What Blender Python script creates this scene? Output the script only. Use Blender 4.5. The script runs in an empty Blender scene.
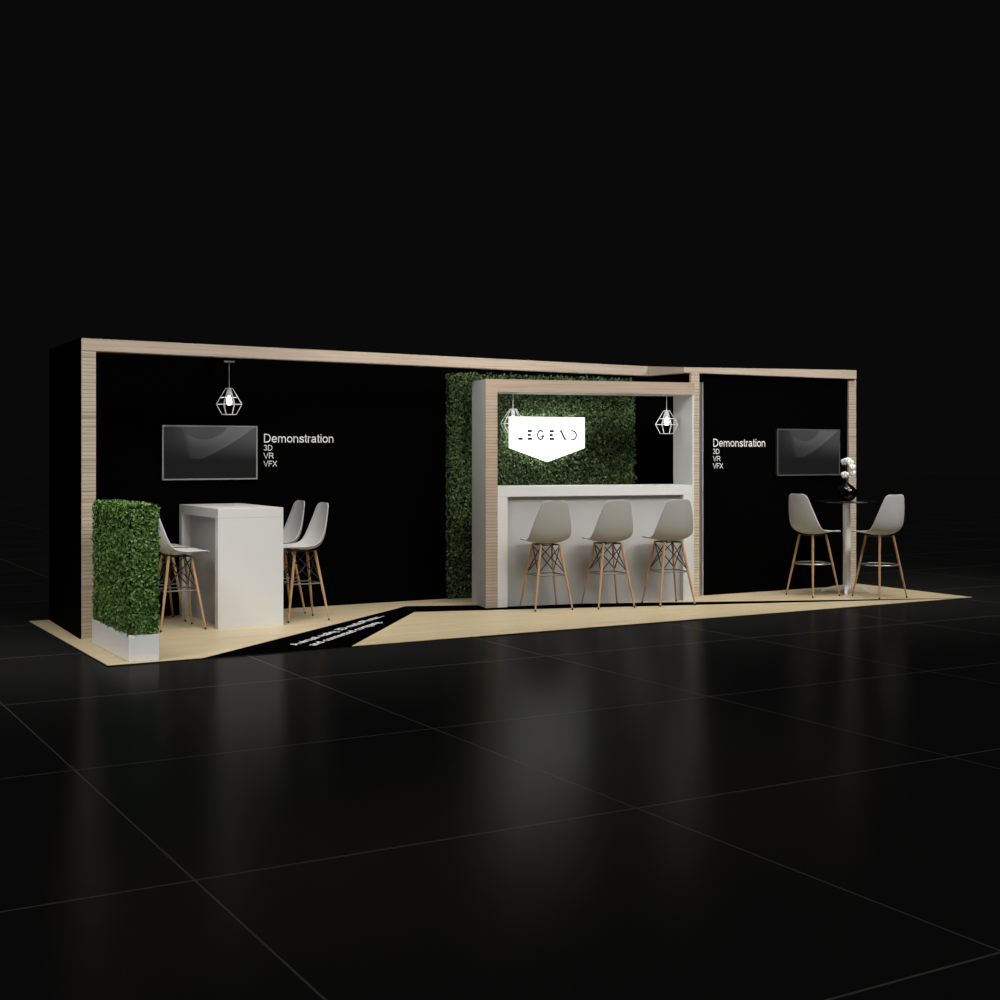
import bpy, bmesh, math, random
from mathutils import Vector, Matrix

random.seed(11)
C = bpy.context.scene.collection
PI = math.pi
R = math.radians

# ------------------------------------------------------------------ materials
def material(name):
    m = bpy.data.materials.new(name); m.use_nodes = True
    nt = m.node_tree
    return m, nt, nt.nodes['Principled BSDF']

def plain(name, col, rough=0.5, metal=0.0, spec=0.5, bump=0.0, bscale=200.0, vary=0.0, vscale=8.0):
    m, nt, b = material(name)
    b.inputs['Roughness'].default_value = rough
    b.inputs['Metallic'].default_value = metal
    b.inputs['Specular IOR Level'].default_value = spec
    N = nt.nodes; L = nt.links
    tc = N.new('ShaderNodeTexCoord')
    n = N.new('ShaderNodeTexNoise'); n.inputs['Scale'].default_value = vscale
    n.inputs['Detail'].default_value = 4
    L.new(tc.outputs['Object'], n.inputs['Vector'])
    mx = N.new('ShaderNodeMix'); mx.data_type = 'RGBA'
    mx.inputs['A'].default_value = (*[c * (1 - vary) for c in col], 1)
    mx.inputs['B'].default_value = (*[min(1, c * (1 + vary)) for c in col], 1)
    L.new(n.outputs['Fac'], mx.inputs['Factor'])
    L.new(mx.outputs['Result'], b.inputs['Base Color'])
    if bump:
        n2 = N.new('ShaderNodeTexNoise'); n2.inputs['Scale'].default_value = bscale
        L.new(tc.outputs['Object'], n2.inputs['Vector'])
        bp = N.new('ShaderNodeBump'); bp.inputs['Strength'].default_value = bump; bp.inputs['Distance'].default_value = 0.002
        L.new(n2.outputs['Fac'], bp.inputs['Height']); L.new(bp.outputs['Normal'], b.inputs['Normal'])
    return m

def emit(name, col, strength):
    m, nt, b = material(name)
    b.inputs['Base Color'].default_value = (*[c * .9 for c in col], 1)
    b.inputs['Emission Color'].default_value = (*col, 1)
    b.inputs['Emission Strength'].default_value = strength
    return m

def wood(name, ca, cb, cdark, scale, rough=0.55, planks=None, slats=0):
    """streaky timber: scale = stretch of the grain along x, y, z (object axes)"""
    m, nt, b = material(name); N = nt.nodes; L = nt.links
    b.inputs['Roughness'].default_value = rough
    b.inputs['Specular IOR Level'].default_value = 0.25
    tc = N.new('ShaderNodeTexCoord')
    mp = N.new('ShaderNodeMapping'); mp.inputs['Scale'].default_value = scale
    L.new(tc.outputs['Object'], mp.inputs['Vector'])
    n1 = N.new('ShaderNodeTexNoise'); n1.inputs['Scale'].default_value = 1; n1.inputs['Detail'].default_value = 5
    n1.inputs['Roughness'].default_value = 0.65
    L.new(mp.outputs['Vector'], n1.inputs['Vector'])
    rp = N.new('ShaderNodeValToRGB'); e = rp.color_ramp.elements
    e[0].position = 0.30; e[0].color = (*cdark, 1)
    e[1].position = 0.70; e[1].color = (*ca, 1)
    k = e.new(0.44); k.color = (*cb, 1)
    L.new(n1.outputs['Fac'], rp.inputs['Fac'])
    col = rp.outputs['Color']
    n3 = N.new('ShaderNodeTexNoise'); n3.inputs['Scale'].default_value = 1.3
    L.new(tc.outputs['Object'], n3.inputs['Vector'])
    mx = N.new('ShaderNodeMix'); mx.data_type = 'RGBA'; mx.blend_type = 'MULTIPLY'
    mx.inputs['Factor'].default_value = 1.0
    r2 = N.new('ShaderNodeValToRGB'); r2.color_ramp.elements[0].color = (.88, .86, .84, 1); r2.color_ramp.elements[1].color = (1, 1, 1, 1)
    L.new(n3.outputs['Fac'], r2.inputs['Fac'])
    L.new(col, mx.inputs['A']); L.new(r2.outputs['Color'], mx.inputs['B'])
    col = mx.outputs['Result']
    if planks:
        br = N.new('ShaderNodeTexBrick'); br.offset = 0.37
        br.inputs['Scale'].default_value = 1.0
        br.inputs['Brick Width'].default_value = planks[0]; br.inputs['Row Height'].default_value = planks[1]
        br.inputs['Mortar Size'].default_value = 0.002
        br.inputs['Color1'].default_value = (.93, .93, .92, 1); br.inputs['Color2'].default_value = (1, 1, 1, 1)
        br.inputs['Mortar'].default_value = (.72, .66, .58, 1)
        L.new(tc.outputs['Object'], br.inputs['Vector'])
        m2 = N.new('ShaderNodeMix'); m2.data_type = 'RGBA'; m2.blend_type = 'MULTIPLY'; m2.inputs['Factor'].default_value = 1
        L.new(col, m2.inputs['A']); L.new(br.outputs['Color'], m2.inputs['B'])
        col = m2.outputs['Result']
    if slats:
        sp = N.new('ShaderNodeSeparateXYZ'); L.new(tc.outputs['Object'], sp.inputs['Vector'])
        nz = N.new('ShaderNodeTexNoise'); nz.noise_dimensions = '1D'; nz.inputs['Scale'].default_value = 4.0
        L.new(sp.outputs['Z'], nz.inputs['W'])
        a1 = N.new('ShaderNodeMath'); a1.operation = 'MULTIPLY_ADD'; a1.inputs[1].default_value = 1 / slats
        L.new(sp.outputs['Z'], a1.inputs[0]); L.new(nz.outputs['Fac'], a1.inputs[2])
        fr = N.new('ShaderNodeMath'); fr.operation = 'FRACT'; L.new(a1.outputs[0], fr.inputs[0])
        ls = N.new('ShaderNodeMath'); ls.operation = 'LESS_THAN'; ls.inputs[1].default_value = .22; L.new(fr.outputs[0], ls.inputs[0])
        m3 = N.new('ShaderNodeMix'); m3.data_type = 'RGBA'; m3.blend_type = 'MULTIPLY'
        m3.inputs['B'].default_value = (.66, .62, .58, 1)
        L.new(ls.outputs[0], m3.inputs['Factor']); L.new(col, m3.inputs['A'])
        col = m3.outputs['Result']
    L.new(col, b.inputs['Base Color'])
    return m

def leaf_mat(name, cols, rough=0.55):
    m, nt, b = material(name); N = nt.nodes; L = nt.links
    g = N.new('ShaderNodeNewGeometry')
    rp = N.new('ShaderNodeValToRGB'); e = rp.color_ramp.elements
    e[0].position = 0; e[0].color = (*cols[0], 1); e[1].position = 1; e[1].color = (*cols[-1], 1)
    for i, c in enumerate(cols[1:-1]):
        k = e.new((i + 1) / (len(cols) - 1)); k.color = (*c, 1)
    L.new(g.outputs['Random Per Island'], rp.inputs['Fac'])
    L.new(rp.outputs['Color'], b.inputs['Base Color'])
    b.inputs['Roughness'].default_value = rough
    b.inputs['Specular IOR Level'].default_value = 0.3
    return m

M = {}
M['wall'] = plain('black_wall_paint', (.0007, .0007, .0007), 0.9, spec=0.02)
M['white'] = plain('white_laminate', (.66, .655, .64), 0.45, spec=0.35, vary=.01)
M['white_bright'] = plain('bright_white_laminate', (.86, .86, .85), 0.4, spec=0.35)
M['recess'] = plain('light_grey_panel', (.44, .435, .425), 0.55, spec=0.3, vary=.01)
M['white_panel'] = plain('white_painted_panel', (.60, .60, .59), 0.6, spec=0.3, vary=.01)
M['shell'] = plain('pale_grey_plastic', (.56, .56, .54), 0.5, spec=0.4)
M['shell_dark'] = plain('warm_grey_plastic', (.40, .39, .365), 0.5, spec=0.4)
M['black_metal'] = plain('black_metal', (.012, .012, .012), 0.45, spec=0.4)
M['rubber'] = plain('black_rubber', (.015, .014, .013), 0.8, spec=0.2)
M['chrome'] = plain('brushed_steel', (.62, .62, .62), 0.32, metal=1.0)
M['rail'] = plain('dark_steel', (.16, .16, .16), 0.4, metal=.6)
M['lamp_metal'] = plain('white_lamp_metal', (.85, .85, .85), 0.4)
M['lettering'] = plain('white_vinyl', (.93, .93, .93), 0.6, spec=0.2)
M['band'] = plain('black_floor_vinyl', (.0008, .0008, .0008), 0.8, spec=0.0)
M['edge'] = plain('black_edge_trim', (.006, .006, .006), 0.6, spec=0.1)
M['table_black'] = plain('black_gloss_laminate', (.006, .006, .006), 0.12, spec=0.5)
M['pedestal'] = plain('white_powder_coat', (.90, .90, .91), 0.35, spec=0.5)
M['bezel_light'] = plain('silver_bezel', (.30, .30, .30), 0.6, spec=0.2)
M['bezel_dark'] = plain('grey_bezel', (.085, .085, .085), 0.6, spec=0.2)
M['tv_back'] = plain('screen_housing', (.01, .01, .01), 0.5)
M['letter_dark'] = plain('dark_green_letters', (.012, .022, .006), 0.7, spec=0.1)
M['petal'] = plain('white_petals', (.86, .85, .82), 0.6, spec=0.2)
M['petal_core'] = plain('yellow_green_centre', (.45, .42, .10), 0.6)
M['stem'] = plain('green_stem', (.10, .14, .03), 0.6)
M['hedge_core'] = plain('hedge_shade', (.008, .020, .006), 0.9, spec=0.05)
M['header_wood'] = wood('header_timber', (.62, .525, .42), (.54, .44, .345), (.40, .31, .235), (1.1, 1.1, 60))
M['post_wood'] = wood('post_timber', (.64, .55, .43), (.55, .455, .345), (.33, .255, .18), (1.0, 1.0, 40), slats=.030)
M['arch_wood'] = wood('arch_timber', (.49, .385, .30), (.42, .325, .25), (.29, .21, .155), (1.1, 1.1, 60))
M['arch_post_wood'] = wood('arch_post_timber', (.51, .40, .315), (.45, .35, .27), (.33, .245, .18), (1.1, 1.1, 40), slats=.031)
M['leg_wood'] = wood('beech_legs', (.60, .375, .20), (.50, .30, .155), (.34, .19, .09), (30, 30, 4), 0.5)
M['floor_wood'] = wood('pale_oak_boards', (.62, .52, .335), (.56, .46, .29), (.43, .345, .20), (1.2, 16, 1), 0.42, planks=(1.6, .19))
M['hedge_leaf'] = leaf_mat('hedge_leaves', [(.030, .075, .014), (.070, .150, .030), (.105, .215, .045), (.20, .31, .095), (.080, .175, .036)])
M['wall_leaf'] = leaf_mat('green_wall_leaves', [(.008, .020, .007), (.028, .062, .017), (.070, .125, .036), (.20, .26, .11), (.016, .036, .011)])
M['bulb'] = emit('lit_bulb_glass', (1, .98, .95), 9)
M['halo'] = emit('added_back_glow', (1, 1, .94), 9.0)
M['sign'] = emit('lit_sign_face', (1, 1, .97), 1.7)

def glass(name, col, rough=0.02):
    m, nt, b = material(name)
    b.inputs['Base Color'].default_value = (*col, 1)
    b.inputs['Roughness'].default_value = rough
    b.inputs['Transmission Weight'].default_value = 1.0
    b.inputs['IOR'].default_value = 1.5
    return m
M['vase_glass'] = glass('smoked_glass', (.10, .11, .085))

def floor_material():
    """black polished tiles with thin pale joints"""
    m, nt, b = material('polished_black_tiles'); N = nt.nodes; L = nt.links
    tc = N.new('ShaderNodeTexCoord'); sx = N.new('ShaderNodeSeparateXYZ')
    L.new(tc.outputs['Object'], sx.inputs['Vector'])
    def math_(op, a, bval=None, c=None):
        n = N.new('ShaderNodeMath'); n.operation = op
        for i, v in enumerate((a, bval, c)):
            if v is None: continue
            if isinstance(v, (int, float)): n.inputs[i].default_value = v
            else: L.new(v, n.inputs[i])
        return n.outputs[0]
    def joint(axis, off, step, w):
        t = math_('DIVIDE', math_('SUBTRACT', axis, off), step)
        d = math_('MULTIPLY', math_('ABSOLUTE', math_('SUBTRACT', math_('FRACT', math_('ADD', t, .5)), .5)), step)
        return math_('LESS_THAN', d, w)
    j = math_('MAXIMUM', joint(sx.outputs['X'], -.9155, 1.971, .0040), joint(sx.outputs['Y'], -1.164, 1.9425, .0058))
    mx = N.new('ShaderNodeMix'); mx.data_type = 'RGBA'
    mx.inputs['A'].default_value = (.0110, .0108, .0105, 1); mx.inputs['B'].default_value = (.070, .068, .066, 1)
    L.new(j, mx.inputs['Factor'])
    ns = N.new('ShaderNodeTexNoise'); ns.inputs['Scale'].default_value = 3.0; ns.inputs['Detail'].default_value = 6
    L.new(tc.outputs['Object'], ns.inputs['Vector'])
    rr = N.new('ShaderNodeMapRange'); rr.inputs['To Min'].default_value = .20; rr.inputs['To Max'].default_value = .24
    L.new(ns.outputs['Fac'], rr.inputs['Value'])
    df = N.new('ShaderNodeBsdfDiffuse'); gl = N.new('ShaderNodeBsdfGlossy'); mxs = N.new('ShaderNodeMixShader')
    L.new(mx.outputs['Result'], df.inputs['Color']); L.new(rr.outputs['Result'], gl.inputs['Roughness'])
    gl.inputs['Color'].default_value = (1, 1, 1, 1); mxs.inputs[0].default_value = .052
    L.new(df.outputs[0], mxs.inputs[1]); L.new(gl.outputs[0], mxs.inputs[2])
    gl.distribution = 'BECKMANN'
    N.remove(b)
    L.new(mxs.outputs[0], N['Material Output'].inputs['Surface'])
    return m
M['floor'] = floor_material()

def screen_material(name, gain):
    """dark abstract picture shown on a lit screen: folded grey sheets"""
    m, nt, b = material(name); N = nt.nodes; L = nt.links
    tc = N.new('ShaderNodeTexCoord'); sp = N.new('ShaderNodeSeparateXYZ')
    L.new(tc.outputs['Generated'], sp.inputs['Vector'])
    X, Z = sp.outputs['X'], sp.outputs['Z']
    def mth(op, a, c=None, clamp=False):
        n = N.new('ShaderNodeMath'); n.operation = op; n.use_clamp = clamp
        for i, v in enumerate((a, c)):
            if v is None: continue
            if isinstance(v, (int, float)): n.inputs[i].default_value = v
            else: L.new(v, n.inputs[i])
        return n.outputs[0]
    def step(v, a, c):
        n = N.new('ShaderNodeMapRange'); n.interpolation_type = 'SMOOTHSTEP'
        L.new(v, n.inputs['Value']); n.inputs['From Min'].default_value = a; n.inputs['From Max'].default_value = c
        return n.outputs['Result']
    def circ(cx, cz, ax):
        dx = mth('MULTIPLY', mth('SUBTRACT', X, cx), ax); dz = mth('SUBTRACT', Z, cz)
        return mth('SQRT', mth('ADD', mth('MULTIPLY', dx, dx), mth('MULTIPLY', dz, dz)))
    A = (.94 / .52)
    XA = mth('MULTIPLY', X, A)
    def circ2(cx, cz, r, w_):
        dx = mth('SUBTRACT', XA, cx * A); dz = mth('SUBTRACT', Z, cz)
        return step(mth('SUBTRACT', mth('SQRT', mth('ADD', mth('MULTIPLY', dx, dx), mth('MULTIPLY', dz, dz))), r), -w_, w_)
    scoop = circ2(.43, 1.31, .555, .006)              # 0 inside the dark scoop at the top
    rim = mth('MULTIPLY', scoop, mth('SUBTRACT', 1.0, circ2(.43, 1.31, .66, .09)))
    fold = step(mth('SUBTRACT', Z, mth('ADD', mth('MULTIPLY', mth('MULTIPLY', X, X), .55), mth('ADD', mth('MULTIPLY', X, .30), .17))), -.006, .012)
    left = step(mth('SUBTRACT', X, mth('MULTIPLY', mth('SUBTRACT', .9, Z), .10)), .19, .27)
    floor_ = step(Z, .37, .40)
    sheet = mth('MULTIPLY', mth('MULTIPLY', fold, left), mth('MULTIPLY', scoop, floor_))
    vert = step(Z, .30, .95)
    side = mth('ADD', .35, mth('MULTIPLY', step(X, .0, .30), .65))
    v = mth('ADD', .0095, mth('MULTIPLY', mth('MULTIPLY', vert, side), .032))
    v = mth('ADD', v, mth('MULTIPLY', sheet, mth('ADD', .016, mth('MULTIPLY', step(X, .3, .85), .034))))
    v = mth('ADD', v, mth('MULTIPLY', mth('MULTIPLY', rim, left), .018))
    v = mth('ADD', v, mth('MULTIPLY', mth('SUBTRACT', 1.0, scoop), .016))
    v = mth('ADD', v, mth('MULTIPLY', mth('MULTIPLY', step(X, .45, 1.0), step(Z, .28, .75)), .026))
    v = mth('MULTIPLY', v, gain)
    cb = N.new('ShaderNodeCombineColor')
    for i in range(3): L.new(v, cb.inputs[i])
    L.new(cb.outputs[0], b.inputs['Emission Color'])
    b.inputs['Emission Strength'].default_value = 1.0
    b.inputs['Base Color'].default_value = (.004, .004, .004, 1)
    b.inputs['Roughness'].default_value = .35
    b.inputs['Specular IOR Level'].default_value = .03
    return m

# ------------------------------------------------------------------ mesh helpers
class MB:
    def __init__(s): s.v = []; s.f = []; s.sm = []
    def add(s, vs, fs, smooth=False):
        o = len(s.v); s.v += [tuple(v) for v in vs]
        s.f += [tuple(i + o for i in f) for f in fs]; s.sm += [smooth] * len(fs)
        return s
    def box(s, x0, x1, y0, y1, z0, z1):
        return s.prism([(x0, y0), (x1, y0), (x1, y1), (x0, y1)], z0, z1)
    def prism(s, pts, z0, z1):
        """plan polygon raised from z0 to z1 (each a number or one per corner)"""
        n = len(pts)
        a = z0 if isinstance(z0, (list, tuple)) else [z0] * n
        c = z1 if isinstance(z1, (list, tuple)) else [z1] * n
        vs = [(p[0], p[1], a[i]) for i, p in enumerate(pts)] + [(p[0], p[1], c[i]) for i, p in enumerate(pts)]
        fs = [tuple(reversed(range(n))), tuple(range(n, 2 * n))]
        fs += [(i, (i + 1) % n, n + (i + 1) % n, n + i) for i in range(n)]
        return s.add(vs, fs)
    def tube(s, pts, r, seg=8, closed=False):
        pts = [Vector(p) for p in pts]; n = len(pts)
        rr = r if isinstance(r, (list, tuple)) else [r] * n
        vs = []; fs = []; up = None
        for i, p in enumerate(pts):
            if closed: t = pts[(i + 1) % n] - pts[i - 1]
            else: t = pts[min(i + 1, n - 1)] - pts[max(i - 1, 0)]
            t.normalize()
            if up is None: up = Vector((0, 0, 1)) if abs(t.z) < .9 else Vector((1, 0, 0))
            a = t.cross(up).normalized(); up = a.cross(t).normalized()
            for k in range(seg):
                q = 2 * PI * k / seg
                vs.append(p + (a * math.cos(q) + up * math.sin(q)) * rr[i])
        m = n if closed else n - 1
        for i in range(m):
            for k in range(seg):
                i2 = (i + 1) % n; k2 = (k + 1) % seg
                fs.append((i * seg + k, i * seg + k2, i2 * seg + k2, i2 * seg + k))
        s.add(vs, fs, True)
        if not closed:
            s.add([vs[k] for k in range(seg)], [tuple(reversed(range(seg)))])
            s.add([vs[(n - 1) * seg + k] for k in range(seg)], [tuple(range(seg))])
        return s
    def lathe(s, prof, seg=32, c=(0, 0)):
        vs = []; fs = []; n = len(prof)
        for r, z in prof:
            for k in range(seg):
                q = 2 * PI * k / seg
                vs.append((c[0] + r * math.cos(q), c[1] + r * math.sin(q), z))
        for i in range(n - 1):
            for k in range(seg):
                k2 = (k + 1) % seg
                fs.append((i * seg + k, i * seg + k2, (i + 1) * seg + k2, (i + 1) * seg + k))
        s.add(vs, fs, True)
        if prof[0][0] > 1e-4: s.add(vs[:seg], [tuple(reversed(range(seg)))])
        if prof[-1][0] > 1e-4: s.add(vs[-seg:], [tuple(range(seg))])
        return s
    def build(s, name, mat, parent=None, bevel=0.0, sub=0, solid=0.0):
        me = bpy.data.meshes.new(name); me.from_pydata(s.v, [], s.f)
        me.polygons.foreach_set('use_smooth', s.sm); me.update()
        me.materials.append(mat)
        return place(name, me, parent, bevel, sub, solid)

def place(name, me, parent=None, bevel=0.0, sub=0, solid=0.0):
    o = bpy.data.objects.new(name, me); C.objects.link(o)
    if parent: o.parent = parent
    if solid:
        d = o.modifiers.new('Solidify', 'SOLIDIFY'); d.thickness = solid; d.offset = 0
    if sub:
        d = o.modifiers.new('Subdivision', 'SUBSURF'); d.levels = sub; d.render_levels = sub
    if bevel:
        d = o.modifiers.new('Bevel', 'BEVEL'); d.width = bevel; d.segments = 2; d.limit_method = 'ANGLE'
    return o

def tag(o, label=None, cat=None, group=None, kind=None):
    if label: o['label'] = label
    if cat: o['category'] = cat
    if group: o['group'] = group
    if kind: o['kind'] = kind
    return o

def thing(name, label, cat, loc=(0, 0, 0), rz=0.0, group=None):
    o = bpy.data.objects.new(name, None); C.objects.link(o)
    o.empty_display_size = .1; o.location = loc; o.rotation_euler = (0, 0, rz)
    return tag(o, label, cat, group)

def dup(root, loc, rz, label, group=None):
    r = root.copy(); C.objects.link(r); r.location = loc; r.rotation_euler = (0, 0, rz)
    r['label'] = label
    if group: r['group'] = group
    for ch in list(root.children):
        c = ch.copy(); C.objects.link(c); c.parent = r
        for g in list(ch.children):
            d = g.copy(); C.objects.link(d); d.parent = c
    return r

def text_mesh(name, body, mat, parent, x0, z0, width, height, y=0.0, flat=False, spacing=1.0, depth=.001):
    """lettering on a vertical face (x right, z up); flat: lying on the ground (x right, y up). width/height: size of the inked box"""
    cu = bpy.data.curves.new(name, 'FONT'); cu.body = body; cu.size = 1; cu.resolution_u = 3
    cu.space_character = spacing; cu.extrude = 0.0
    t = bpy.data.objects.new(name, cu); C.objects.link(t)
    bpy.context.view_layer.update()
    dg = bpy.context.evaluated_depsgraph_get()
    me = bpy.data.meshes.new_from_object(t.evaluated_get(dg))
    bpy.data.objects.remove(t); bpy.data.curves.remove(cu)
    xs = [v.co.x for v in me.vertices]; ys = [v.co.y for v in me.vertices]
    ax, bx, ay, by = min(xs), max(xs), min(ys), max(ys)
    for v in me.vertices:
        x = x0 + (v.co.x - ax) / (bx - ax) * width
        h = z0 + (v.co.y - ay) / (by - ay) * height
        v.co = (x, h, depth) if flat else (x, y, h)
    me.materials.clear(); me.materials.append(mat); me.name = name
    return place(name, me, parent)

# ------------------------------------------------------------------ the hall
fl = MB().add([(-60, -40, -.01), (70, -40, -.01), (70, 90, -.01), (-60, 90, -.01)], [(0, 1, 2, 3)]).build('floor', M['floor'])
tag(fl, kind='structure')

# ------------------------------------------------------------------ the booth deck
deck = thing('booth_deck', 'low rectangular deck of pale boards crossed by a black band, under the whole booth', 'deck')
MB().box(0, 9.09, 0, 2.93, -.0099, -.003).build('deck_base', M['edge'], deck)
band = [(.712, 0.0), (1.915, 0.0), (3.356, 1.789), (8.86, 0.0), (8.93, 0.0), (3.51, 2.28)]
left_field = [(0, 0), (.712, 0), (3.51, 2.28), (8.93, 0.0), (9.09, 0), (9.09, 2.93), (0, 2.93)]
right_field = [(1.915, 0), (8.86, 0), (3.356, 1.789)]
MB().prism([(.002, .004), (.716, .004), (3.51, 2.28), (8.925, .004), (9.088, .004), (9.088, 2.926), (.002, 2.926)], -.003, 0).build('board_field', M['floor_wood'], deck)
MB().prism([(1.922, .005), (8.84, .005), (3.356, 1.786)], -.003, 0).build('board_field', M['floor_wood'], deck)
bnd = MB().prism(band, -.003, -.0012).build('floor_band', M['band'], deck); tag(bnd, 'black angled band with white lettering')
a0 = R(44.2)
lt = text_mesh('lettering', 'A virtual reality, 3D media/Photos...', M['lettering'], bnd, 0, 0, 1.975, .110, flat=True)
lt.location = (1.583, .252, -.0014); lt.rotation_euler = (0, 0, a0)
lt = text_mesh('lettering', 'and connected company.', M['lettering'], bnd, 0, 0, 1.535, .110, flat=True)
lt.location = (1.70, .162, -.0014); lt.rotation_euler = (0, 0, R(44.4))

# ------------------------------------------------------------------ walls
w = MB().prism([(.139, 1.602), (.252, 1.602), (.290, 2.677), (.290, 2.92), (.180, 2.92)], 0, 2.487).prism([(.139, 1.492), (.1488, 1.492), (.1488, 1.602), (.139, 1.602)], 0, 2.487).build('wall_left', M['wall']); tag(w, kind='structure')
w = MB().box(.291, 8.90, 2.678, 2.80, 0, 2.45).build('wall_back', M['wall']); tag(w, kind='structure')
w = MB().box(6.706, 8.806, 1.558, 1.66, 0, 2.38).build('wall_right', M['wall']); tag(w, kind='structure')
e = MB().box(6.698, 6.705, 1.559, 1.66, 0, 2.294).build('trim_1', M['white_panel']); tag(e, kind='structure')

# ------------------------------------------------------------------ timber portal frame
S = Vector((.15, 1.491)); K = Vector((6.40, 2.14))
d = (K - S).normalized(); n = Vector((-d.y, d.x))
portal = thing('portal_frame', 'long angled timber header on three posts framing the whole booth', 'frame', (0, 0, 0))
def quad(a, b_, t): return [tuple(a), tuple(b_), tuple(b_ + n * t), tuple(a + n * t)]
ZB, ZT = 2.384, 2.487
MB().prism(quad(S, S + d * .122, .105), 0, ZB - .004).build('post', M['post_wood'], portal, bevel=.002)
MB().prism([tuple(S), tuple(K), (6.50, 2.20), tuple(K + n * .11), tuple(S + n * .105)], ZB, ZT).build('header_beam', M['header_wood'], portal, bevel=.002)
MB().prism([(6.38, 1.474), (6.48, 1.474), (6.50, 2.19), (6.40, 2.138)], ZB, [2.440, 2.440, ZT, ZT]).build('link_beam', M['header_wood'], portal)
MB().prism([(6.381, 1.4735), (8.894, 1.498), (8.930, 1.60), (6.481, 1.60)], ZB, [2.441, ZT, ZT, 2.441]).build('header_beam', M['header_wood'], portal, bevel=.002)
MB().box(6.470, 6.584, 1.470, 1.498, 0, ZB).build('post', M['post_wood'], portal, bevel=.002)
MB().box(8.808, 8.926, 1.535, 1.60, 0, ZB - .004).build('post', M['post_wood'], portal, bevel=.002)
MB().box(1.59, 1.66, 1.75, 2.677, ZB, 2.43).build('lamp_rail', M['wall'], portal)

# ------------------------------------------------------------------ foliage
def leaves(mb, origin, ux, uy, un, w_, h_, count, size, lift):
    """small pointed leaves scattered over a w_ x h_ face"""
    o = Vector(origin); ux = Vector(ux); uy = Vector(uy); un = Vector(un)
    for _ in range(count):
        a, b_ = random.random() * w_, random.random() * h_
        p = o + ux * a + uy * b_ + un * random.uniform(-.2, 1) * lift
        q = random.uniform(0, 2 * PI)
        dirv = (ux * math.cos(q) + uy * math.sin(q) + un * random.uniform(-.15, .9)).normalized()
        side = dirv.cross(un + ux * random.uniform(-.6, .6) + uy * random.uniform(-.6, .6)).normalized()
        L_ = size * random.uniform(.6, 1.25); W = L_ * random.uniform(.22, .36)
        nn = side.cross(dirv) * (W * .35)
        mb.add([p, p + dirv * L_ * .45 + side * W + nn, p + dirv * L_, p + dirv * L_ * .45 - side * W + nn], [(0, 1, 2), (0, 2, 3)])

# planter with the clipped hedge
pl = thing('hedge_planter', 'clipped green hedge block in a white base at the left front of the deck', 'planter')
MB().box(.171, .396, .066, 1.209, 0, .193).build('planter_base', M['white_bright'], pl, bevel=.003)
hx0, hx1, hy0, hy1, hz0, hz1 = .187, .385, .083, 1.190, .205, 1.135
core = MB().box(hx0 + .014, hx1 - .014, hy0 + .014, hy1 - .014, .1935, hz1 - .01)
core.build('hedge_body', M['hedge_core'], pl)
fo = MB()
leaves(fo, (hx0, hy0, hz0), (0, 1, 0), (0, 0, 1), (-1, 0, 0), hy1 - hy0, hz1 - hz0, 9000, .030, .010)
leaves(fo, (hx0, hy0, hz0), (1, 0, 0), (0, 0, 1), (0, -1, 0), hx1 - hx0, hz1 - hz0, 2600, .030, .010)
leaves(fo, (hx1, hy0, hz0), (0, 1, 0), (0, 0, 1), (1, 0, 0), hy1 - hy0, hz1 - hz0, 4000, .034, .010)
leaves(fo, (hx0, hy1, hz0), (1, 0, 0), (0, 0, 1), (0, 1, 0), hx1 - hx0, hz1 - hz0, 900, .034, .010)
leaves(fo, (hx0, hy0, hz1), (1, 0, 0), (0, 1, 0), (0, 0, 1), hx1 - hx0, hy1 - hy0, 2800, .028, .012)
fo.build('foliage', M['hedge_leaf'], pl)

# planted panel on the back wall
gw = thing('green_wall_panel', 'tall dark green leafy panel covering the back wall behind the bar', 'plant wall')
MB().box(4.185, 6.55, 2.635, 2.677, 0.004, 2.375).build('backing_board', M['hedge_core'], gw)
fo = MB()
leaves(fo, (4.175, 2.634, .005), (1, 0, 0), (0, 0, 1), (0, -1, 0), 2.375, 2.365, 36000, .036, .034)
leaves(fo, (4.183, 2.634, .005), (0, 1, 0), (0, 0, 1), (-1, 0, 0), .042, 2.365, 900, .03, .008)
fo.build('foliage', M['wall_leaf'], gw)

# ------------------------------------------------------------------ lit sign
sg = thing('illuminated_sign', 'glowing white shield shaped sign reading LEGEND on the green wall', 'sign')
SY = 2.528
MBs = MB()
pts = [(4.862, 1.923), (5.822, 1.923), (5.822, 1.588), (5.340, 1.436), (4.862, 1.588)]
k = len(pts)
MBs.add([(x, SY, z) for x, z in pts] + [(x, SY + .02, z) for x, z in pts],
        [tuple(reversed(range(k))), tuple(range(k, 2 * k))] + [(i, (i + 1) % k, k + (i + 1) % k, k + i) for i in range(k)])
MBs.build('sign_panel', M['sign'], sg)
hp = [(4.90, 1.89), (5.784, 1.89), (5.784, 1.615), (5.340, 1.475), (4.90, 1.615)]
MB().add([(x, SY + .0205, z) for x, z in hp] + [(x, SY + .034, z) for x, z in hp],
         [tuple(reversed(range(k))), tuple(range(k, 2 * k))] + [(i, (i + 1) % k, k + (i + 1) % k, k + i) for i in range(k)]).build('added_back_glow', M['halo'], sg)  # glowing panel added out of sight behind the sign to brighten nearby leaves
for x, z in ((4.98, 1.85), (5.70, 1.85), (5.34, 1.52)):
    MB().tube([(x, SY + .033, z), (x, 2.634, z)], .008).build('standoff', M['chrome'], sg)
def stroke(mb, quads):
    for q in quads:
        mb.add([(x, SY - .004, z) for x, z in q] + [(x, SY - .0005, z) for x, z in q],
               [(0, 1, 2, 3), (7, 6, 5, 4), (0, 4, 5, 1), (1, 5, 6, 2), (2, 6, 7, 3), (3, 7, 4, 0)])
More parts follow.
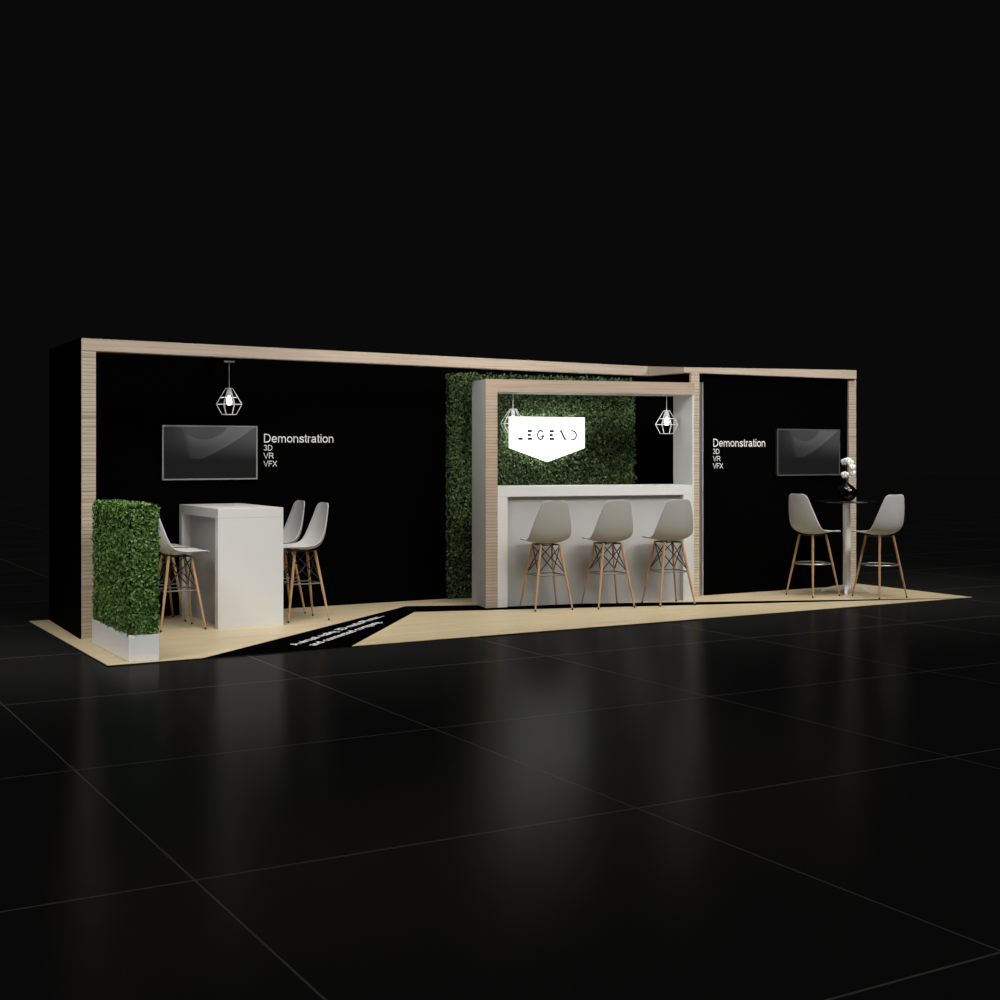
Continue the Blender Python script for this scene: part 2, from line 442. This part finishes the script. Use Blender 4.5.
def rect(x0, x1, z0, z1): return [(x0, z0), (x1, z0), (x1, z1), (x0, z1)]
def arc(cx, cz, rx, rz, a, b_, t, nseg=6):
    out = []
    for i in range(nseg):
        p, q = R(a + (b_ - a) * i / nseg), R(a + (b_ - a) * (i + 1) / nseg)
        out.append([(cx + rx * math.cos(p), cz + rz * math.sin(p)), (cx + rx * math.cos(q), cz + rz * math.sin(q)),
                    (cx + (rx - t) * math.cos(q), cz + (rz - t) * math.sin(q)), (cx + (rx - t) * math.cos(p), cz + (rz - t) * math.sin(p))])
    return out
z0, z1, zm = 1.673, 1.783, 1.728
bar = .026
letters = {
    'L': [rect(4.965, 5.022, z0, z0 + bar)],
    'E': [rect(5.085, 5.140, z0, z0 + bar), rect(5.085, 5.125, zm - bar / 2, zm + bar / 2), rect(5.085, 5.138, z1 - bar, z1)],
    'G': arc(5.247, zm, .045, .057, 40, 330, .017, 12) + [rect(5.256, 5.294, zm - .022, zm - .002)],
    'E ': [rect(5.365, 5.420, z0, z0 + bar), rect(5.365, 5.405, zm - bar / 2, zm + bar / 2), rect(5.365, 5.418, z1 - bar, z1)],
    'N': [[(5.494, z1), (5.517, z1), (5.577, z0), (5.554, z0)], rect(5.494, 5.498, z0, z1), rect(5.571, 5.575, z0, z1)],
    'D': arc(5.660, zm, .058, .056, -85, 85, .016, 12) + [rect(5.640, 5.644, z0, z1), rect(5.640, 5.668, z1 - .012, z1), rect(5.640, 5.668, z0, z0 + .012)],
}
for ch, qs in letters.items():
    lm = MB(); stroke(lm, qs); lm.build('letter', M['letter_dark'], sg)

# ------------------------------------------------------------------ wall lettering
def ell(cx, cy, rx, ry, a, b_, m=14):
    return [(cx + rx * math.cos(R(a + (b_ - a) * i / m)), cy + ry * math.sin(R(a + (b_ - a) * i / m))) for i in range(m + 1)]
T = .118
GL = {   # plain grotesque letters: advance, strokes (open lines), capital height = 1
    'D': (1.00, [[(.45, .06), (.15, .06), (.15, .94), (.45, .94)] + ell(.44, .5, .43, .44, 90, -90)]),
    'e': (.78, [[(.10, .37), (.68, .37)] + ell(.39, .365, .29, .305, 0, 322, 20)]),
    'm': (1.17, [[(.14, 0), (.14, .73)], [(.14, .45)] + ell(.36, .44, .21, .23, 165, 0, 8) + [(.57, 0)], [(.57, .45)] + ell(.80, .44, .21, .23, 165, 0, 8) + [(1.01, 0)]]),
    'o': (.78, [ell(.39, .365, .295, .305, 0, 360, 24)]),
    'n': (.78, [[(.14, 0), (.14, .73)], [(.14, .43)] + ell(.395, .42, .245, .25, 165, 0, 10) + [(.64, 0)]]),
    's': (.70, [[(.60, .53), (.54, .63), (.36, .67), (.18, .62), (.13, .53), (.20, .44), (.40, .37), (.57, .30), (.62, .20), (.55, .10), (.36, .06), (.17, .10), (.09, .22)]]),
    't': (.39, [[(.19, .93), (.19, .16), (.24, .07), (.36, .06)], [(.03, .67), (.36, .67)]]),
    'r': (.46, [[(.14, 0), (.14, .73)], [(.14, .42), (.18, .58), (.29, .66), (.43, .645)]]),
    'a': (.78, [[(.12, .54), (.20, .64), (.38, .67), (.56, .62), (.60, .50), (.60, .16), (.66, 0)], [(.60, .42), (.34, .37), (.15, .30), (.11, .18), (.19, .08), (.34, .06), (.52, .13), (.60, .26)]]),
    'i': (.32, [[(.16, 0), (.16, .73)], [(.16, .87), (.16, 1.0)]]),
    '3': (.78, [[(.10, .76), (.18, .89), (.37, .94), (.56, .88), (.60, .74), (.54, .60), (.36, .53)], [(.36, .53), (.58, .47), (.66, .29), (.58, .12), (.37, .06), (.17, .11), (.08, .26)]]),
    'V': (.93, [[(.05, 1), (.465, .03), (.88, 1)]]),
    'R': (1.0, [[(.15, 0), (.15, .94), (.60, .94)] + ell(.60, .715, .25, .225, 90, -90, 10) + [(.15, .49)], [(.52, .49), (.70, .36), (.92, 0)]]),
    'F': (.85, [[(.15, 0), (.15, .94), (.80, .94)], [(.15, .50), (.70, .50)]]),
    'X': (.93, [[(.06, 0), (.86, 1)], [(.06, 1), (.86, 0)]]),
}
def ribbon(mb, pts, t, fx, fz, y):
    m = len(pts); L_ = []
    for i in range(m):
        p0 = Vector(pts[max(i - 1, 0)]); p1 = Vector(pts[i]); p2 = Vector(pts[min(i + 1, m - 1)])
        closed = (Vector(pts[0]) - Vector(pts[-1])).length < 1e-6
        if closed and i == 0: p0 = Vector(pts[-2])
        if closed and i == m - 1: p2 = Vector(pts[1])
        a = (p1 - p0); b_ = (p2 - p1)
        a = a.normalized() if a.length > 1e-9 else b_.normalized(); b_ = b_.normalized() if b_.length > 1e-9 else a
        na = Vector((-a.y, a.x)); nb = Vector((-b_.y, b_.x))
        nn = (na + nb); nn = nn.normalized() if nn.length > 1e-6 else na
        k_ = min(1.6, 1 / max(.3, nn.dot(na)))
        L_.append((p1 + nn * (t / 2 * k_), p1 - nn * (t / 2 * k_)))
    vs = [];
    for p, q in L_: vs += [(fx(p.x), y, fz(p.y)), (fx(q.x), y, fz(q.y))]
    mb.add(vs, [(2 * i, 2 * i + 1, 2 * i + 3, 2 * i + 2) for i in range(m - 1)])
def words_mesh(name, body, parent, x0, z0, width, cap, y):
    mb = MB(); w_ = sum(GL[c][0] for c in body); k_ = width / (w_ - .22); x = x0 - .09 * k_
    for c in body:
        for st in GL[c][1]:
            ribbon(mb, st, T, lambda q, x=x: x + q * k_, lambda q: z0 + q * cap, y)
        x += GL[c][0] * k_
    return mb.build(name, M['lettering'], parent)
def wall_words(label, x0, y, dz):
    t = thing('wall_lettering', label, 'lettering')
    words_mesh('title', 'Demonstration', t, x0 + .003, 1.637 + dz, .727, .086, y - .0015)
    for word, wd, z in (('3D', .083, 1.558), ('VR', .095, 1.480), ('VFX', .130, 1.402)):
        words_mesh('text_line', word, t, x0 + .002, z + dz, wd, .056, y - .0015)
wall_words('white words Demonstration 3D VR VFX beside the left screen on the back wall', 2.160, 2.678, 0)
wall_words('white words Demonstration 3D VR VFX between the wooden post and the right screen', 6.838, 1.558, -.036)

# ------------------------------------------------------------------ screens
def screen(label, x0, x1, z0, z1, y, bez, gain, fw):
    t = thing('wall_screen', label, 'screen', group='wall screens')
    MB().box(x0 + .01, x1 - .01, y - .045, y - .001, z0 + .01, z1 - .01).build('housing', M['tv_back'], t)
    f_ = MB()
    a, b_ = y - .052, y - .040
    f_.box(x0, x1, a, b_, z0, z0 + fw).box(x0, x1, a, b_, z1 - fw, z1).box(x0, x0 + fw, a, b_, z0 + fw, z1 - fw).box(x1 - fw, x1, a, b_, z0 + fw, z1 - fw)
    f_.build('bezel', bez, t)
    MB().add([(x0 + fw, y - .047, z0 + fw), (x1 - fw, y - .047, z0 + fw), (x1 - fw, y - .047, z1 - fw), (x0 + fw, y - .047, z1 - fw),
              (x0 + fw, y - .0455, z0 + fw), (x1 - fw, y - .0455, z0 + fw), (x1 - fw, y - .0455, z1 - fw), (x0 + fw, y - .0455, z1 - fw)],
             [(0, 1, 2, 3), (7, 6, 5, 4), (0, 4, 5, 1), (1, 5, 6, 2), (2, 6, 7, 3), (3, 7, 4, 0)]).build('display', screen_material('screen_picture', gain), t)
screen('flat screen with a light silver bezel on the back wall, left of the white words', 1.146, 2.079, 1.279, 1.797, 2.678, M['bezel_light'], 1.0, .013)
screen('flat screen with a dim grey bezel on the right wall above the round table', 7.705, 8.644, 1.279, 1.801, 1.558, M['bezel_dark'], .9, .013)

# ------------------------------------------------------------------ bar
F = (4.118, 1.730); ang = R(-11.6)
arch = thing('bar_surround', 'wood fronted rectangular arch with white sides around the bar counter', 'arch', (*F, 0), ang)
DP = .46
MB().box(0, .122, .006, DP, 0, 2.2668).build('side_panel', M['white_panel'], arch)
MB().box(2.266, 2.286, .006, DP, 0, 2.1415).build('side_panel', M['white_panel'], arch)
MB().box(.1225, 2.286, .006, DP, 2.142, 2.2668).build('top_panel', M['white_panel'], arch)
MB().box(0, .122, 0, .0058, 0, 2.142).build('timber_facing', M['arch_post_wood'], arch)
MB().box(0, 2.286, 0, .0058, 2.1425, 2.267).build('timber_facing', M['arch_wood'], arch)
bar_ = thing('bar_counter', 'long white bar counter with a recessed front, inside the wooden arch', 'counter', (*F, 0), ang)
MB().box(.124, 2.264, 0, DP, 1.098, 1.200).build('counter_top', M['white'], bar_, bevel=.002)
MB().box(.124, .228, .001, DP, 0, 1.098).build('end_panel', M['white'], bar_)
MB().box(2.160, 2.264, .001, DP, 0, 1.098).build('end_panel', M['white'], bar_)
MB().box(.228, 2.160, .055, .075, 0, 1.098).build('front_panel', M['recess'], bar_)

# ------------------------------------------------------------------ white high table
ht = thing('high_table', 'white box shaped high table with waterfall ends, left of the booth', 'table')
tx0, tx1, ty0, ty1 = 1.316, 1.917, 1.505, 2.655
MB().box(tx0, tx1, ty0, ty1, .966, 1.050).build('table_top', M['white'], ht, bevel=.002)
MB().box(tx0, tx1, ty0 + .0005, ty0 + .08, 0, .9658).build('end_panel', M['white'], ht)
MB().box(tx0, tx1, ty1 - .08, ty1 - .0005, 0, .9658).build('end_panel', M['white'], ht)
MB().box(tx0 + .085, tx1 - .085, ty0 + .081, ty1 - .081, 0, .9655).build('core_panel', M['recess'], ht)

# ------------------------------------------------------------------ stools
def catmull(P, m):
    out = []
    n_ = len(P)
    for i in range(n_ - 1):
        p0 = P[max(i - 1, 0)]; p1 = P[i]; p2 = P[i + 1]; p3 = P[min(i + 2, n_ - 1)]
        for j in range(m):
            t = j / m
            out.append(tuple(.5 * ((2 * b) + (-a + c) * t + (2 * a - 5 * b + 4 * c - d_) * t * t + (-a + 3 * b - 3 * c + d_) * t ** 3)
                             for a, b, c, d_ in zip(p0, p1, p2, p3)))
    out.append(tuple(P[-1]))
    return out

# forward, height, half width, edge rise
SHELL = [(.252, .664, .140, .000), (.243, .671, .176, .002), (.198, .674, .198, .010), (.11, .665, .212, .020), (.02, .652, .219, .034),
         (-.06, .650, .222, .050), (-.125, .668, .222, .064), (-.172, .712, .219, .071), (-.200, .775, .211, .069),
         (-.216, .85, .196, .059), (-.227, .93, .174, .045), (-.234, 1.0, .152, .033), (-.238, 1.040, .136, .025), (-.240, 1.064, .112, .018), (-.240, 1.073, .084, .013)]
def shell_mesh(tall=1.0):
    rows = catmull([(a, b if b < .70 else .70 + (b - .70) * tall, c, e_) for a, b, c, e_ in SHELL], 3); cols = 15
    vs = []; fs = []
    nr = len(rows)
    for i, (fy, z, hw, rise) in enumerate(rows):
        a = rows[max(i - 1, 0)]; b_ = rows[min(i + 1, nr - 1)]
        t = Vector((0, b_[0] - a[0], b_[1] - a[1])).normalized()
        nrm = Vector((0, t.z, -t.y))
        for j in range(cols):
            s = -1 + 2 * j / (cols - 1)
            p = Vector((s * hw, fy, z)) + nrm * (rise * abs(s) ** 2.4)
            vs.append(p)
    for i in range(nr - 1):
        for j in range(cols - 1):
            fs.append((i * cols + j, i * cols + j + 1, (i + 1) * cols + j + 1, (i + 1) * cols + j))
    return MB().add(vs, fs, True)

def stool(name, label, mat, group, wires):
    t = thing(name, label, 'stool', group=group)
    shell_mesh(1.0 if wires else 1.02).build('seat_shell', mat, t, solid=.011, sub=1).location.z = 0 if wires else .017
    zt = .640 if wires else .656; ft = .098; fb = .198
    def leg_at(sx, sy, z):
        k_ = 1 - z / zt
        r_ = ft + (fb - ft) * k_
        return Vector((sx * r_, sy * r_, z))
    cs = [(-1, -1), (1, -1), (1, 1), (-1, 1)]
    for sx, sy in cs:
        lg = MB().tube([leg_at(sx, sy, .018), leg_at(sx, sy, .30), leg_at(sx, sy, zt)], [.0085, .0125, .0135], 12).build('leg', M['leg_wood'], t)
        MB().tube([leg_at(sx, sy, .0018), leg_at(sx, sy, .018)], [.0086, .0090], 12).build('foot_cap', M['rubber'], lg)
    mt = MB()
    for i in range(4):
        mt.tube([leg_at(*cs[i], zt - .006), leg_at(*cs[(i + 1) % 4], zt - .006)], .0055, 8)
        mt.tube([leg_at(*cs[i], zt - .004), (0, 0, zt + .005)], .0055, 8)
    mt.build('seat_mount', M['black_metal'], t)
    if wires:
        zr = .340
        for i in range(4):
            b_ = MB()
            p, q = cs[i], cs[(i + 1) % 4]
            b_.tube([leg_at(*p, zt - .02), leg_at(*q, zr + .02)], .0055, 6)
            b_.tube([leg_at(*q, zt - .02), leg_at(*p, zr + .02)], .0055, 6)
            b_.build('cross_brace', M['black_metal'], t)
        rg = MB()
        for i in range(4):
            rg.tube([leg_at(*cs[i], zr), leg_at(*cs[(i + 1) % 4], zr)], .0062, 8)
        rg.build('foot_rail', M['rail'], t)
    else:
        zr = .350
        r_ = (leg_at(1, 1, zr).xy).length - .006
        MB().tube([(r_ * math.cos(2 * PI * i / 40), r_ * math.sin(2 * PI * i / 40), zr) for i in range(40)], .0065, 8, True).build('foot_ring', M['chrome'], t)
    return t
# facing: the seat front points along local +y
g1, g2, g3 = 'stools at the white high table', 'stools along the bar counter', 'stools at the round table'
s0 = stool('bar_stool', 'pale grey stool between the hedge and the white high table, nearer of the two', M['shell'], g1, True)
s0.location = (1.03, 1.77, 0); s0.rotation_euler = (0, 0, R(-90))
dup(s0, (1.03, 2.365, 0), R(-90), 'pale grey stool left of the white high table, mostly hidden by the nearer stool')
dup(s0, (2.20, 1.80, 0), R(90), 'pale grey stool right of the white high table, nearer the front of the deck')
dup(s0, (2.20, 2.385, 0), R(90), 'pale grey stool right of the white high table, close to the back wall')
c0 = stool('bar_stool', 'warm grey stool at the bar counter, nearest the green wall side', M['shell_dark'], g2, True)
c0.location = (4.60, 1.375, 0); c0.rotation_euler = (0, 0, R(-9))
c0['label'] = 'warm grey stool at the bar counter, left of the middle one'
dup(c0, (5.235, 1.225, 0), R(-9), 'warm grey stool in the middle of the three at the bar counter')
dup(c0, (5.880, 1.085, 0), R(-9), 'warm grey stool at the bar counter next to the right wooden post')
r0 = stool('bar_stool', 'pale grey stool with plain legs and round ring, left of the round table', M['shell'], g3, False)
r0.location = (7.730, .975, 0); r0.rotation_euler = (0, 0, R(-88))
dup(r0, (8.236, .503, 0), R(-1), 'pale grey stool with plain legs and round ring, right of the round table')

# ------------------------------------------------------------------ round table, vase, orchid
TC = (8.25, 1.0)
rt = thing('round_table', 'black topped round high table on a white column in front of the right wall', 'table', (*TC, 0))
MB().lathe([(.30, .991), (.345, .995), (.345, 1.007), (.342, 1.009)], 64).build('table_top', M['table_black'], rt)
MB().lathe([(.041, .075), (.041, .990)], 32).build('column', M['pedestal'], rt)
hub = MB().lathe([(.045, .03), (.05, .04), (.05, .085), (.042, .09)], 32).build('hub', M['pedestal'], rt)
for i in range(4):
    q = R(44.2 + 90 * i)
    c_, s_ = math.cos(q), math.sin(q)
    pts = []
    for j in range(9):
        r_ = .035 + .235 * j / 8; z = .012 + .060 * (1 - (j / 8) ** 2)
        pts.append((r_, z))
    wd = [.024 - .010 * j / 8 for j in range(9)]
    vs = []; fs = []
    for (r_, z), h in zip(pts, wd):
        for sd, zz in ((-1, z - .012), (1, z - .012), (1, z + .010), (-1, z + .010)):
            vs.append((r_ * c_ - sd * h * s_, r_ * s_ + sd * h * c_, max(zz, 0)))
    for j in range(8):
        for k_ in range(4):
            a, b_ = j * 4 + k_, j * 4 + (k_ + 1) % 4
            fs.append((a, b_, b_ + 4, a + 4))
    fs += [(3, 2, 1, 0), (32, 33, 34, 35)]
    MB().add(vs, fs).build('base_arm', M['pedestal'], rt, bevel=.002)

vz = 1.0095
vs_ = thing('vase', 'dark smoked glass onion shaped vase on the round table', 'vase', (*TC, vz))
prof = [(.045, 0), (.075, .012), (.100, .045), (.110, .085), (.104, .120), (.080, .150), (.048, .174), (.026, .190), (.020, .200),
        (.017, .200), (.022, .188), (.044, .170), (.076, .146), (.100, .118), (.106, .085), (.096, .047), (.072, .016), (.002, .006)]
MB().lathe(prof, 40).build('glass_body', M['vase_glass'], vs_)
# white orchid standing in the vase
orch = thing('orchid_spray', 'white orchid blossoms on thin green stems standing in the dark vase', 'flowers', (*TC, vz))
vr = Vector((math.cos(R(44.2)), math.sin(R(44.2)), 0))            # away from the viewer's side
rt_ = Vector((vr.y, -vr.x, 0))                                     # to the right
def bez(p, m=10):
    return [tuple(x) for x in catmull([tuple(q) for q in p], m)]
def P3(a, z, b_=0.0): return tuple(rt_ * a + vr * b_ + Vector((0, 0, z)))
s1 = [P3(.004, .012), P3(.006, .20), P3(-.006, .31, .0), P3(-.012, .39, .0), P3(.010, .430, -.01), P3(.045, .415, -.02), P3(.066, .37, -.03)]
s2 = [P3(-.004, .012), P3(-.002, .20, -.006), P3(-.012, .25, -.012), P3(-.024, .28, -.02)]
s3 = [P3(.004, .014), P3(.004, .21, .006), P3(.03, .28, .0), P3(.055, .31, -.01)]
for st in (s1, s2, s3):
    MB().tube(bez(st), .0035, 6).build('stem', M['stem'], orch)
def blossom(center, facing, size):
    f_ = Vector(facing).normalized(); up = Vector((0, 0, 1)); a = f_.cross(up).normalized(); u_ = a.cross(f_).normalized()
    mb = MB(); c_ = Vector(center)
    for i, (ang_, ln, wd) in enumerate([(90, .95, .50), (18, 1.05, .72), (162, 1.05, .72), (234, .9, .5), (306, .9, .5)]):
        q = R(ang_); dv = a * math.cos(q) + u_ * math.sin(q); sv = f_.cross(dv)
        L_ = size * ln; W = size * wd * .80
        rows = []
        for j in range(6):
            t = j / 5; w2 = W * math.sin(PI * min(1, .12 + .80 * t)) ** .7
            cup = f_ * (size * (.25 * t - .35 * t * t))
            for k_ in (-1, 0, 1):
                rows.append(c_ + dv * (L_ * t) + sv * (w2 * k_) + cup + f_ * (size * (.10 if k_ == 0 else 0)) + f_ * .0006 * i)
        fs = []
        for j in range(5):
            for k_ in range(2):
                p_ = j * 3 + k_; fs.append((p_, p_ + 1, p_ + 4, p_ + 3))
        mb.add(rows, fs, True)
    o = mb.build('blossom', M['petal'], orch, solid=.002)
    lip = MB()
    for i in range(6):
        pass
    lip.lathe([(.001, -.006), (size * .16, -.002), (size * .18, .004), (size * .10, .010), (.001, .012)], 10)
    rot = f_.to_track_quat('Z', 'Y').to_matrix()
    lip.v = [tuple(c_ + f_ * (size * .14) + rot @ Vector(v)) for v in lip.v]
    lip.build('blossom_lip', M['petal_core'], o)
fc = -vr
for a, z, b_, sz, tw in [(-.028, .425, -.02, .044, -.4), (.006, .440, -.03, .040, .0), (.034, .415, -.035, .040, .3), (.056, .370, -.04, .038, .5),
                         (-.024, .282, -.03, .046, -.3), (.056, .300, -.02, .038, .4), (.046, .262, -.02, .030, .3)]:
    blossom(P3(a + .004, z, b_), fc + rt_ * tw + Vector((0, 0, .15)), sz)

# ------------------------------------------------------------------ pendant lamps
def pendant(label, loc, rz, drop):
    """loc: ceiling point; drop: length of cable down to the cage"""
    t = thing('pendant_lamp', label, 'lamp', loc, rz, 'wire cage pendant lamps')
    MB().lathe([(.046, -.012), (.048, -.009), (.048, 0)], 32).build('canopy', M['lamp_metal'], t)
    MB().tube([(0, 0, -.011), (0, 0, -drop - .005)], .0032, 8).build('cable', M['lamp_metal'], t)
    z0 = -drop
    rings = [(.034, z0), (.082, z0 - .082), (.126, z0 - .145), (.070, z0 - .240)]
    cg = MB()
    NS = 8
    for r_, z in rings:
        pts = [(r_ * math.cos(2 * PI * i / NS), r_ * math.sin(2 * PI * i / NS), z) for i in range(NS)]
        for i in range(NS): cg.tube([pts[i], pts[(i + 1) % NS]], .0025, 6)
    for i in range(NS):
        c_, s_ = math.cos(2 * PI * i / NS), math.sin(2 * PI * i / NS)
        cg.tube([(rings[0][0] * c_, rings[0][0] * s_, rings[0][1]), (rings[2][0] * c_, rings[2][0] * s_, rings[2][1]), (rings[3][0] * c_, rings[3][0] * s_, rings[3][1])], .0025, 6)
    cg.lathe([(.003, z0 + .006), (.036, z0 + .003), (.036, z0 - .002), (.003, z0 - .003)], 16)
    cg.build('cage', M['lamp_metal'], t)
    MB().lathe([(.020, z0 - .004), (.021, z0 - .012), (.019, z0 - .068), (.015, z0 - .070)], 20).build('lamp_holder', M['lamp_metal'], t)
    b_ = [(.012, z0 - .071), (.016, z0 - .082), (.021, z0 - .100), (.025, z0 - .118), (.024, z0 - .132), (.018, z0 - .146), (.010, z0 - .152), (.001, z0 - .153)]
    MB().lathe(b_, 20).build('bulb', M['bulb'], t)
    return t
pendant('white wire cage pendant lamp glowing above the white high table', (1.625, 2.125, 2.384), 0.10, .254)
dxv = Vector((math.cos(ang), math.sin(ang))); nyv = Vector((-dxv.y, dxv.x))
def in_bar(x, y): return (F[0] + dxv.x * x + nyv.x * y, F[1] + dxv.y * x + nyv.y * y)
p2 = pendant('white wire cage pendant lamp in the bar arch, in front of the glowing sign', (4.478, 1.809, 2.142), .30, .166)
p2_ = pendant('white wire cage pendant lamp in the bar arch, near the right wooden post', (6.146, 1.467, 2.142), .50, .166)

# ------------------------------------------------------------------ lights: unseen spotlights aim at the booth, some added to brighten timber beams
def spot(loc, target, power, size, blend=.5, radius=.35, col=(1, .985, .96)):
    l = bpy.data.lights.new('unseen_spotlight', 'SPOT'); l.energy = power; l.spot_size = R(size); l.spot_blend = blend
    l.shadow_soft_size = radius; l.color = col
    o = bpy.data.objects.new('unseen_spotlight', l); C.objects.link(o)
    o.location = loc
    o.rotation_euler = (Vector(target) - Vector(loc)).to_track_quat('-Z', 'Y').to_euler()
    return o
for x, pw in ((.0, 1.08), (2.3, .42), (4.6, .85), (6.9, .95), (9.0, 1.0)):
    spot((x + .7, -3.4, 5.2), (x, 1.5, 1.35), 640 * pw, 58, .75, 1.0)
spot((-4.2, -2.2, 5.0), (.1, .55, .45), 800, 28, .7, .8)
spot((-1.6, -1.8, 5.0), (2.6, 1.0, .8), 210, 46, .7, 1.0)
spot((2.6, -3.4, 4.2), (3.4, 1.8, 3.05), 520, 38, .8, .6)  # extra spot, added to brighten the long header beam
spot((-2.6, -2.4, 4.8), (5.6, 1.75, 2.0), 1150, 20, .8, .6)  # narrow spot added only to brighten the side of the link beam
for x in (.0, 2.3, 4.6, 6.9, 9.0):
    spot((x, -.2, 5.6), (x, .4, 0), 300, 62, .7, .8)
l = bpy.data.lights.new('added_fill_sun', 'SUN'); l.energy = .75; l.angle = R(50)      # sun added as an even, soft fill to lift the dark floor
o = bpy.data.objects.new('added_fill_sun', l); C.objects.link(o); o.location = (4, 0, 18); o.rotation_euler = (R(8), R(-4), 0)

W = bpy.data.worlds.new('hall_dark'); bpy.context.scene.world = W; W.use_nodes = True
bg = W.node_tree.nodes['Background']; bg.inputs[0].default_value = (.0031, .0031, .0031, 1); bg.inputs[1].default_value = 1.0

# ------------------------------------------------------------------ camera
cd = bpy.data.cameras.new('camera'); cam = bpy.data.objects.new('camera', cd); C.objects.link(cam)
cam.location = (-2.391, -9.826, 1.55); cam.rotation_euler = (R(90), 0, R(-30))
cd.sensor_width = 36; cd.lens = 36 * 1.340; cd.shift_y = -.0486; cd.clip_end = 300
sc = bpy.context.scene; sc.camera = cam
vs = sc.view_settings; vs.view_transform = 'Standard'; vs.look = 'None'; vs.exposure = 0; vs.gamma = 1; vs.use_curve_mapping = False
sc.cycles.use_denoising = True
sc.cycles.max_bounces = 8
sc.cycles.sample_clamp_indirect = 6
